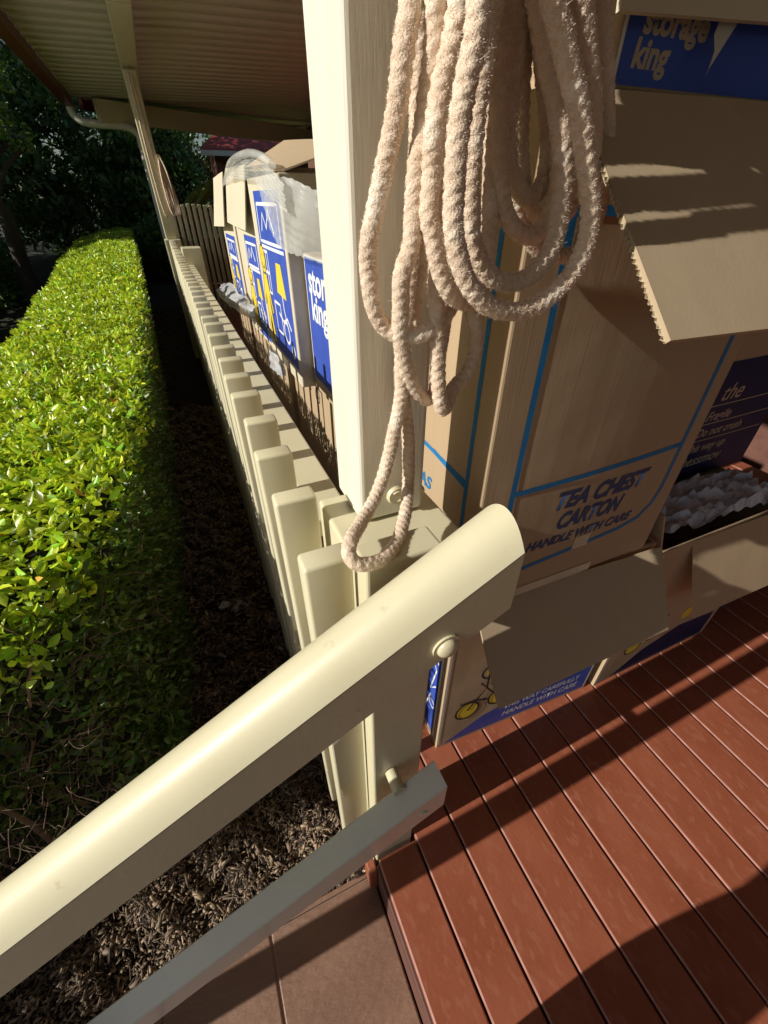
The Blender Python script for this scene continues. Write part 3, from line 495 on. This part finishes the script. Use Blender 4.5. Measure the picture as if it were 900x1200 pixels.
sheet('bag_sheet', [[(.36, 2.75, 1.30), (.35, 2.3, 1.325), (.35, 1.9, 1.315), (.35, 1.65, 1.28), (.35, 1.50, 1.24)], [(.34, 2.78, 1.25), (.335, 2.3, 1.27), (.335, 1.85, 1.25), (.335, 1.62, 1.20), (.34, 1.45, 1.17)]], BAG, None, None, .0018, bag)
sheet('bag_sheet', [[(.345, 1.86, 1.26), (.345, 1.68, 1.26), (.37, 1.52, 1.25), (.42, 1.40, 1.22)], [(.335, 1.74, 1.16), (.33, 1.62, 1.16), (.36, 1.46, 1.14), (.42, 1.30, 1.13)], [(.335, 1.62, 1.08), (.34, 1.50, 1.07), (.37, 1.38, 1.06), (.41, 1.20, 1.05)]], BAG, None, None, .002, bag)
V, F, _ = tube(catmull([(.36, 2.8, 1.27), (.345, 2.4, 1.325), (.345, 2.0, 1.33), (.345, 1.75, 1.31), (.35, 1.6, 1.28)], .01), .012, 10); obj('bag_seam', np_mesh('bag_seam', V, F), BAG, bag, True)
sheet('plastic_wrap', [[(.26, 3.00, .79), (.29, 2.8, .82), (.32, 2.6, .79), (.35, 2.45, .75)], [(.22, 2.95, .77), (.24, 2.7, .775), (.28, 2.5, .75), (.33, 2.40, .71)], [(.24, 2.9, .72), (.27, 2.7, .71), (.31, 2.55, .69), (.35, 2.42, .67)]], BAG2, 'grey plastic wrap lying in the gap between the fence cap and the picture cartons', 'plastic wrap', .006, None, 22, 14)
sheet('plastic_scrap', [[(.30, 1.95, .70), (.33, 1.80, .68)], [(.30, 1.92, .60), (.34, 1.78, .58)]], BAG2, 'small torn plastic scrap hanging beside the bottom cartons near the fence', 'plastic wrap', .004, None, 14, 12)
# ================================================================== VERANDA ROOF
rf = empty('veranda_roof', (1.0, 3, 2.2), 'low beige ribbed veranda roof with maroon gutter, over the deck and the cartons', 'roof')
V, F = [], []; y = -4.5; n = 0  # roof lengthened unseen behind the camera to block light from the sky
def xl(y): return -.61 if y < 8.2 else -.61+(y-8.2)*1.55
prof_ = []
while y < 10.9:
    for dy, dz in ((0, 0), (.10, 0), (.125, .024), (.155, .024), (.18, 0)): prof_.append((y+dy, dz))
    y += .2
for yy, dz in prof_:
    x = xl(yy)
    if x > 2.9: break
    V += [(x, yy, 2.215+dz), (3.1, yy, 2.30+dz)]
F = [(2*i, 2*i+1, 2*i+3, 2*i+2) for i in range(len(V)//2-1)]
o = obj('roof_sheet', np_mesh('roof_sheet', V, F), ROOF, rf)
so_ = o.modifiers.new('s', 'SOLIDIFY'); so_.thickness = .003; so_.offset = 1
obj('gutter', box_bm(-.715, -.612, -4.5, 8.25, 2.12, 2.235, .008), MAROON, rf)
obj('beam', box_bm(.03, .15, -1.5, 3.60, 2.02, 2.20, .005), CREAM, rf); obj('beam', box_bm(.03, .15, 3.63, 8.15, 2.02, 2.20, .005), CREAM, rf)
d = Vector((3.85, 2.1, 0)).normalized(); nn = Vector((-d.y, d.x, 0))
for nm, off_, w_, z0, z1, m_ in (('end_gutter', .02, .10, 2.12, 2.23, MAROON), ('end_beam', -.35, .09, 1.98, 2.19, CREAM)):
    a = Vector((-.61, 8.2, z0))+nn*off_+ (d*.12); obj(nm, prism_bm([a, a+nn*w_, a+nn*w_+Vector((0, 0, z1-z0)), a+Vector((0, 0, z1-z0))], None, d*4.1), m_, rf)
V, F, _ = tube(catmull([(-.66, 8.15, 2.14), (-.65, 8.14, 2.06), (-.57, 8.12, 1.99), (-.40, 8.1, 1.97), (-.1, 8.1, 1.96), (.02, 8.1, 1.90), (.05, 8.1, 1.7), (.05, 8.1, .2)], .03), .045, 12); obj('downpipe', np_mesh('downpipe', V, F), WPVC, rf, True)
# house wall behind the cartons
hw = empty('house_wall', (3.0, 5, 0), 'dark brick house wall deep in the shade of the veranda', 'wall')
obj('wall', box_bm(3.0, 3.2, -1.6, 10.5, -.2, 2.28), WALL, hw); obj('window_frame', box_bm(2.97, 2.999, 3.2, 4.6, .9, 2.0, .01), CREAM, hw); obj('window_pane', box_bm(2.962, 2.969, 3.27, 4.53, .97, 1.93), NAVY, hw)
# side picket fence across the end
f2 = empty('side_fence', (.9, 6.5, -.2), 'distant weathered picket fence running across beyond the far post', 'fence')
sp = obj('picket', box_bm(0, .038, 6.5, 6.522, -.05, 1.15, .003), CREAM, f2); bs = sp.matrix_basis.copy()
for i in range(28):
    o = sp if i == 0 else dup(sp); o.parent = f2; o.location = bs.translation+Vector((.16+.062*i, 0, rng.uniform(-.01, .01)))
obj('fence_rail', box_bm(.13, 1.95, 6.524, 6.56, .98, 1.04), TWIG, f2); obj('fence_rail', box_bm(.13, 1.95, 6.524, 6.56, .25, .32), TWIG, f2)
# neighbour house and lawn bank
tag(obj('lawn', prism_bm([(.1, 9.5, .6), (.1, 13.2, 1.22), (.1, 13.2, -.4), (.1, 9.5, -.4)], None, (3.2, 0, .15)), LAWN), kind='structure')
nh = empty('neighbour_house', (3.2, 14.5, 0), 'red roofed neighbouring house glimpsed under the veranda roof', 'house')
obj('wall', box_bm(1.7, 6.2, 14.4, 18, .2, 2.15), WALL, nh); 
rd = mat('red_tile_roof', (.36, .07, .05), .5, (.30, .05, .04), 9)
obj('roof', prism_bm([(1.35, 14.0, 2.12), (6.5, 14.0, 2.12), (6.5, 16.2, 3.2), (2.9, 16.2, 3.2)], None, (0, 0, .08)), rd, nh)
obj('gutter', box_bm(1.35, 6.5, 13.9, 14.0, 2.05, 2.15), WPVC, nh)
# ================================================================== FOLIAGE
def leaves(P, D, size, wid, fold=.18, jit=.5):
    """P roots, D main directions; returns V,F for 6-vertex leaves"""
    n = len(P); D = D+rng.normal(0, jit, (n, 3)); D /= np.linalg.norm(D, axis=1)[:, None]; s = np.cross(D, rng.normal(0, 1, (n, 3))); s /= np.linalg.norm(s, axis=1)[:, None]; N = np.cross(D, s)
    L_ = (size*rng.uniform(.6, 1.25, n))[:, None]; w = L_*wid
    V = np.stack([P, P+D*L_*.42+s*w*.5+N*w*fold, P+D*L_*.5-N*w*.05, P+D*L_*.42-s*w*.5+N*w*fold, P+D*L_*.78+s*w*.30+N*w*fold*.3, P+D*L_*.78-s*w*.30+N*w*fold*.3, P+D*L_-N*L_*.12], 1).reshape(-1, 3)
    i = np.arange(n)[:, None]*7; F = np.vstack([i+np.array([[a, b_, c]]) for a, b_, c in ((0, 1, 2), (0, 2, 3), (1, 4, 2), (2, 5, 3), (2, 4, 6), (2, 6, 5))]); return V, F
hedge = empty('clipped_hedge', (-.5, 3, -.2), 'long clipped box hedge with glossy yellow green leaves along the left of the picket fence', 'hedge')
HY = [.47, .51, .58, .64, .87, 1.2, 3.0, 5.4, 10.8]
def hr_(y): return np.interp(y, HY, [-.34, -.30, -.262, -.232, -.185, -.168, -.178, -.27, -.50])
def hl_(y): return np.interp(y, [.4, 1.0, 2.5, 4.0, 6.8, 10.8], [-.92, -.80, -.76, -.90, -1.16, -1.38])
def ztop(x, y): return .755+.010*np.sin(x*17+y*6)+.008*np.sin(y*15-x*9)+.010*np.sin(y*2.3)-.10*np.clip((hr_(y)-.30-x)/.4, 0, 1)**1.6
# inner dark mass
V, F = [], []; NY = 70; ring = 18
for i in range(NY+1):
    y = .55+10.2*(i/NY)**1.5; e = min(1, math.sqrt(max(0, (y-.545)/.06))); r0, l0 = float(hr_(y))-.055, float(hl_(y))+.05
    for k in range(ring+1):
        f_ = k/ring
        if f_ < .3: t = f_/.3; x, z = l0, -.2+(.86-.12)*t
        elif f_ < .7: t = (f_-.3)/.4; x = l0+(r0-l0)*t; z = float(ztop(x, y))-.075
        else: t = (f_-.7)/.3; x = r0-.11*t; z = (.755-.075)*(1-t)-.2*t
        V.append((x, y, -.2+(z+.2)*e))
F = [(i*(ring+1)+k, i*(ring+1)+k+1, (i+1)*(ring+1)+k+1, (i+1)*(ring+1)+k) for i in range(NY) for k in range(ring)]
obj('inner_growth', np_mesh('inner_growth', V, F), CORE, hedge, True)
def hedge_pts(n, y0, y1, part):
    y = rng.uniform(y0, y1, n)
    if part == 'top':
        r_, l_ = hr_(y), hl_(y); x = l_+(r_-l_)*rng.uniform(0, 1, n); e = np.clip(np.minimum((x-l_)/.08, (r_-x)/.045), 0, 1)
        z = ztop(x, y)-.05*(1-np.sqrt(1-(1-e)**2))-np.abs(rng.normal(0, .022, n))-.05*np.clip((.56-y)/.08, 0, 1)
        clump = np.sin(x*61+3*np.sin(y*23))*np.sin(y*57+2*np.sin(x*31)); keep = rng.random(n) < np.clip(.85+.5*clump, .25, 1); z = np.where(keep, z, z-.045)
        az_ = rng.uniform(0, 6.283, n); D = np.stack([np.cos(az_), np.sin(az_), rng.uniform(.1, 1.1, n)], 1)
    elif part == 'end':
        x = rng.uniform(-.92, -.24, n); t = rng.uniform(0, 1, n)**.8; z = -.2+.93*t; y = .53+.04*(1-t)+np.abs(rng.normal(0, .03, n))-.03*t+np.clip((x+.42)/.2, 0, 1)*.14; D = np.stack([rng.normal(0, .4, n), -np.ones(n), np.full(n, .4)], 1)
    else:
        t = rng.uniform(0, 1, n)**.8; z = -.2+.93*t; x = hr_(y)-.11*(1-t)+.012*np.sin(y*8+z*11)-np.abs(rng.normal(0, .028, n)); D = np.stack([np.ones(n), rng.normal(0, .4, n), np.full(n, .5)], 1)
    return np.stack([x, y, z], 1), D
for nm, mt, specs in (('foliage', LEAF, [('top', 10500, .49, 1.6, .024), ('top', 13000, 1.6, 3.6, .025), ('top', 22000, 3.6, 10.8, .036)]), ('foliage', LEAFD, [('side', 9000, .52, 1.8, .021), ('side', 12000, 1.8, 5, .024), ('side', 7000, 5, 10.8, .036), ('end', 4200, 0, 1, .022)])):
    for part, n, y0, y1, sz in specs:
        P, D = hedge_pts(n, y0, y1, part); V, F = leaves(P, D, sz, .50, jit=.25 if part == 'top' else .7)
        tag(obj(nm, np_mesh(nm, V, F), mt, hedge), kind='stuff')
YEL = mat('yellowed_leaf', (.55, .33, .02), .5, island=.4)
P, D = hedge_pts(90, .45, 3, 'top'); P[:, 2] += .012; V, F = leaves(P, D, .022, .55, jit=.3); tag(obj('yellow_leaf', np_mesh('yellow_leaf', V, F), YEL, hedge), kind='stuff')
vs, fs, off = [], [], 0
for k in range(2600):
    y = .5+2.6*rng.random()**1.7; t = rng.random(); x = float(hr_(y))-.11*(1-t)+.0+rng.normal(0, .018); z = -.2+.90*t
    if k % 2 == 0: x = rng.uniform(-.9, -.3); y = .525+rng.normal(0, .02)+max(0, min(1, (x+.42)/.2))*.14; z = rng.uniform(-.2, .62)
    p = np.array([x-.03, y, z]); d = np.array([rng.normal(.15, .5), rng.normal(-.1, .5), rng.normal(.5, .5)]); pts = [p]
    for q in range(5): d = d+rng.normal(0, .3, 3); pts.append(pts[-1]+d/np.linalg.norm(d)*rng.uniform(.008, .024))
    a, f_, _ = tube(pts, rng.uniform(.0004, .0010)*(1+2.2*(k % 31 == 0)), 4); vs.append(a); fs.append(f_+off); off += len(a)
tag(obj('twig', np_mesh('twig', np.vstack(vs), np.vstack(fs)), TWIG, hedge), kind='stuff')
for k in range(14):
    x, y = rng.uniform(-.75, -.42), rng.uniform(.56, .75); pts = [(x, y, -.2), (x+rng.normal(0, .04), y-.03, .05), (x+rng.normal(0, .07), y-.06, .3), (x+rng.normal(0, .09), y-.05, .55)]
    V, F, _ = tube(catmull(pts, .03), 1, 7, rfun=lambda s, th: .009*(1-.7*s/.8)+0*th); obj('stem', np_mesh('stem', V, F), TWIG, hedge, True)
# bark mulch chips and dry sticks
def chips(n, xf, yf, L0, L1, zf, name, m, flat=.35, label=None):
    x = xf(n); y = yf(n); L_ = rng.uniform(L0, L1, n); w = L_*(rng.uniform(.12, .5, n) if L1 < .035 else rng.uniform(.03, .08, n)); t = np.minimum(w*.5, .004)
    az = rng.uniform(0, 2*math.pi, n); el = rng.normal(0, flat, n); D = np.stack([np.cos(az)*np.cos(el), np.sin(az)*np.cos(el), np.sin(el)], 1); s = np.cross(D, rng.normal(0, 1, (n, 3))*[1, 1, .3]+[0, 0, 1.5]); s /= np.linalg.norm(s, axis=1)[:, None]; N = np.cross(D, s)
    c = np.stack([x, y, zf(x, y)+rng.uniform(0, .018, n)], 1); V = []
    for a, b_, q in ((-1, -1, -1), (-1, 1, -1), (1, .5, -1), (1, -.5, -1), (-1, -1, 1), (-1, 1, 1), (1, .5, 1), (1, -.5, 1)): V.append(c+D*(L_/2*a)[:, None]+s*(w/2*b_)[:, None]+N*(t/2*q)[:, None])
    V = np.stack(V, 1).reshape(-1, 3); i = np.arange(n)[:, None]*8; F = np.vstack([i+np.array([f_]) for f_ in ([0, 1, 2, 3], [7, 6, 5, 4], [0, 4, 5, 1], [1, 5, 6, 2], [2, 6, 7, 3], [3, 7, 4, 0])])
    return tag(obj(name, np_mesh(name, V, F), m), label, None, None, 'stuff')
zf = lambda x, y: -.195+bump2(x, y)+np.clip((y-1)*.012, 0, 1)
chips(24000, lambda n: rng.uniform(-1.0, .10, n), lambda n: rng.uniform(.305, .95, n), .004, .016, zf, 'bark_mulch', CHIP)
chips(9000, lambda n: rng.uniform(-.34, .10, n), lambda n: rng.uniform(.95, 3.6, n), .010, .034, zf, 'bark_mulch', CHIP)
chips(1100, lambda n: rng.uniform(-.9, .06, n), lambda n: rng.uniform(.31, 1.6, n), .03, .07, zf, 'dry_stick', TWIG, .2)
stone = mat('pale_stone', (.55, .52, .47), .8, (.42, .40, .36), 20, bump=.003)
for (x, y, s_, lb) in ((-.075, 1.33, .030, 'pale stone lying in the mulch strip between hedge and fence'), (-.135, 1.36, .022, 'smaller pale stone fragment on the mulch left of the pale stone')):
    b = bmesh.new(); bmesh.ops.create_icosphere(b, subdivisions=3, radius=s_)
    for v in b.verts: v.co = Vector((v.co.x*1.1, v.co.y*.9, v.co.z*.55))*(1+.22*math.sin(v.co.x*150+v.co.y*90)+.1*math.sin(v.co.z*300)); 
    for v in b.verts: v.co += Vector((x, y, -.178))
    tag(obj('stone', b, stone, None, True), lb, 'stone')
# trees behind
def tree(x, y, zb, H, R, label, nleaf=12000, lsize=.13, mt=TLEAF, low=.25, group='dark trees beyond the hedge', trunk=True):
    e = empty('garden_tree', (x, y, zb), label, 'tree', group)
    pts = [(x, y, zb)]; 
    for k in range(5): pts.append((x+rng.normal(0, .05*k), y+rng.normal(0, .05*k), zb+H*.16*(k+1)))
    V, F, _ = tube(catmull(pts, .15), 1, 10, rfun=lambda s, th: .11*(1-.75*s/(H*.85))*(1+.08*np.sin(3*th+s*4)))
    vs, fs, off = [V], [F], len(V)
    for k in range(9):
        a = rng.uniform(0, 2*math.pi); h = zb+H*rng.uniform(.25, .75); r = R*rng.uniform(.5, .85); q = [(x, y, h), (x+.5*r*math.cos(a), y+.5*r*math.sin(a), h+.12*H), (x+r*math.cos(a), y+r*math.sin(a), h+.18*H)]
        v2, f2_, _ = tube(catmull(q, .12), .03, 6); vs.append(v2); fs.append(f2_+off); off += len(v2)
    obj('trunk', np_mesh('trunk', np.vstack(vs), np.vstack(fs)), BARK, e, True)
    nc = 46; cc = rng.normal(0, 1, (nc, 3)); cc /= np.linalg.norm(cc, axis=1)[:, None]; cc *= (rng.uniform(.3, 1, nc)**.5)[:, None]*[R, R, H*(1-low)/2]; cc += [x, y, zb+H*(low+(1-low)/2)]; cr = rng.uniform(.22, .42, nc)*R*.8
    idx = rng.integers(0, nc, nleaf); dv = rng.normal(0, 1, (nleaf, 3)); dv /= np.linalg.norm(dv, axis=1)[:, None]; P = cc[idx]+dv*(cr[idx]*rng.uniform(.55, 1.05, nleaf))[:, None]
    V, F = leaves(P, dv+[0, 0, .2], lsize, .5, jit=.6); tag(obj('crown', np_mesh('crown', V, F), mt, e), kind='stuff')
L_T = ['broad dark tree at the left edge, leaning out under the gutter corner', 'dark bushy tree directly beyond the far end of the hedge', 'dark tree behind the far veranda post', 'tall shaded tree behind the hedge at the far left', 'low dark shrub mass left of the hedge', 'dark tree above the side fence', 'back row dark tree left of the gutter', 'back row dark tree in the middle']
for k, (x, y, H, R) in enumerate([(-3.4, 9.2, 4.2, 1.6), (-1.9, 12.9, 3.6, 1.6), (.05, 12.4, 3.0, 1.1), (-5.6, 10.6, 4.6, 1.7), (-3.2, 6.2, 1.9, 1.1), (1.3, 17.5, 4.6, 2.2), (-4.5, 12.5, 5.6, 2.2), (-1.2, 14.5, 5.0, 2.3)]):
    tree(x, y, -.25 if y < 11 else 0, H, R, L_T[k], low=.02 if k in (1, 4) else .08)
tree(-7.5, 11.0, -.2, 5.8, 2.3, 'big dark tree outside the left edge of the view', low=.05); tree(-8.5, 16.0, -.2, 7.0, 3.0, 'largest back row tree at the far left', low=.05)
brightleaf = mat('sunlit_tree_leaf', (.10, .17, .02), .45, island=.5, hue=.04, trans=(.06, .10, .01))
tree(-1.85, 8.1, .0, 3.3, .75, 'sunlit light green tree top showing beside the gutter at the left edge', 5000, .07, brightleaf, .45, None)
for k, (x, y, a) in enumerate(((.55, 8.2, .1), (.95, 8.5, -.2), (.8, 8.0, .5))):
    b = bmesh.new(); L_ = 1.0; vv = []
    for q in range(9):
        f_ = q/8; px_ = x+L_*f_*math.cos(a)*.9-.3; pz = .95+.42*math.sin(f_*2.2)-.1*f_+.05*k; w_ = .09*math.sin(math.pi*(.08+.92*f_)); vv.append((b.verts.new((px_, y, pz+w_)), b.verts.new((px_, y-.06, pz)), b.verts.new((px_, y-.02, pz-w_))))
    for q in range(8):
        b.faces.new([vv[q][0], vv[q+1][0], vv[q+1][1], vv[q][1]]); b.faces.new([vv[q][1], vv[q+1][1], vv[q+1][2], vv[q][2]])
    if k == 0: pl = empty('broadleaf_plant', (.6, 8.3, .2), 'broad bright green leaves arching above the side fence', 'plant')
    lo = obj('leaf', b, brightleaf, pl); lo.modifiers.new('s', 'SOLIDIFY').thickness = .004
V, F, _ = tube([(.5, 8.25, -.2), (.5, 8.25, .5), (.5, 8.2, 1.0)], .03, 8); obj('stem', np_mesh('stem', V, F), BARK, pl, True)
# ================================================================== PHOTOGRAPHER (casts the shadow at the lower right)
def skin(name, verts, edges, rad, m, parent, root=0, lvl=2):
    me = bpy.data.meshes.new(name); me.from_pydata(verts, edges, []); o = link(bpy.data.objects.new(name, me)); o.parent = parent
    sk = o.modifiers.new('skin', 'SKIN'); sk.use_smooth_shade = True; 
    for i, r in enumerate(rad): me.skin_vertices[0].data[i].radius = (r, r) if not isinstance(r, tuple) else r
    me.skin_vertices[0].data[root].use_root = True; ss = o.modifiers.new('ss', 'SUBSURF'); ss.levels = lvl; ss.render_levels = lvl; me.materials.append(m); return o
pe = empty('person', (-.20, -.175, -.17), 'person in dark clothes standing behind the handrail, both hands raised at chest height', 'person'); pe.rotation_euler = (0, 0, 0)
V = [(0, -.06, .92), (0, -.06, 1.08), (0, -.04, 1.26), (0, -.03, 1.42), (0, .01, 1.50), (0, .04, 1.60), (0, .04, 1.70),
     (.17, 0, 1.39), (.24, -.09, 1.14), (.255, .065, 1.32), (-.17, 0, 1.39), (-.18, -.06, 1.14), (.13, .065, 1.32),
     (.09, -.06, .86), (.10, .072, .48), (.10, .090, .09), (.10, .16, .03), (-.10, 0, .86), (-.11, .02, .48), (-.11, -.02, .09), (-.11, .13, .03)]
E_ = [(0, 1), (1, 2), (2, 3), (3, 4), (4, 5), (5, 6), (3, 7), (7, 8), (8, 9), (3, 10), (10, 11), (11, 12), (0, 13), (13, 14), (14, 15), (15, 16), (0, 17), (17, 18), (18, 19), (19, 20)]
R_ = [.125, .11, .12, .09, .05, .07, .065, .05, .038, .026, .05, .038, .026, .08, .058, .042, .035, .08, .058, .042, .035]
skin('body', V, E_, R_, CLOTH, pe)
for sgn in (1, -1):
    Q = lambda x, y, z: (.195+sgn*x, y-.225, z+.065)
    hv = [Q(.060, .29, 1.255), Q(.050, .305, 1.275), Q(.040, .325, 1.290)]; he = [(0, 1), (1, 2)]; hrad = [.024, .026, .020]
    for k in range(4):
        b0 = len(hv); hv += [Q(.036, .335, 1.308-.017*k), Q(.022, .328, 1.310-.018*k), Q(.012, .316, 1.306-.017*k)]; he += [(2, b0), (b0, b0+1), (b0+1, b0+2)]; hrad += [.0085, .008, .0065]
    b0 = len(hv); hv += [Q(.05, .305, 1.31), Q(.035, .295, 1.325)]; he += [(1, b0), (b0, b0+1)]; hrad += [.010, .008]
    skin('hand', hv, he, hrad, SKIN, pe, 0, 1)
b = bmesh.new(); bmesh.ops.create_uvsphere(b, u_segments=20, v_segments=14, radius=.1); 
for v in b.verts: v.co = Vector((v.co.x*.86, v.co.y*1.0+.035, v.co.z*1.22+1.63))
me = bpy.data.meshes.new('head'); b.to_mesh(me); b.free(); me.materials.append(SKIN); ho = link(bpy.data.objects.new('head', me)); ho.parent = pe
b = bmesh.new(); bmesh.ops.create_uvsphere(b, u_segments=20, v_segments=14, radius=.108)
for v in b.verts: v.co = Vector((v.co.x*.88, v.co.y*1.0+.015, max(v.co.z, -.02)*1.18+1.66))
me = bpy.data.meshes.new('hair'); b.to_mesh(me); b.free(); me.materials.append(HAIR); ho = link(bpy.data.objects.new('hair', me)); ho.parent = pe

# small round shrub added just left of the view to shade the mulch
def shrub(x, y, zb, r, h, label, n=2600, ls=.035, mt=LEAFD, group=None):
    e = empty('garden_shrub', (x, y, zb), label, 'shrub', group)
    V, F, _ = tube([(x, y, zb), (x, y, zb+h*.3), (x+.02, y, zb+h*.6)], .012+.02*r, 7); obj('stem', np_mesh('stem', V, F), BARK, e, True)
    d = rng.normal(0, 1, (n, 3)); d /= np.linalg.norm(d, axis=1)[:, None]; d[:, 2] = d[:, 2]*1.0; P = np.array([x, y, zb+h*.5])+d*[r, r, h*.52]*(rng.uniform(.35, 1, n)**.4)[:, None]; P[:, 2] = np.maximum(P[:, 2], zb)
    V, F = leaves(P, d+[0, 0, .3], ls, .5, jit=.6); tag(obj('crown', np_mesh('crown', V, F), mt, e), kind='stuff')
shrub(-1.35, .36, -.2, .20, .42, 'small round green shrub added left of the view to shade the mulch')
k = 0
for (x, y, r, h) in ((-5.2, 6.6, 1.1, 1.5), (-2.9, 8.6, .95, 1.3), (-.3, 12.0, .9, 1.5), (.1, 10.2, .8, 1.2), (-4.4, 9.6, 1.2, 1.6)):
    shrub(x, y, -.3, r, h, ['low dense shrub at the far left behind the hedge', 'low dense shrub under the broad dark tree', 'dark shrub just past the end of the hedge', 'dark shrub right of the far veranda post', 'dark shrub between the left trees'][k], 7000, .09, TLEAF, 'dark shrubs beyond the hedge'); k += 1

chips(900, lambda n: rng.uniform(-.95, .08, n), lambda n: rng.uniform(.31, .9, n), .018, .034, zf, 'bark_mulch', CHIP, .3)
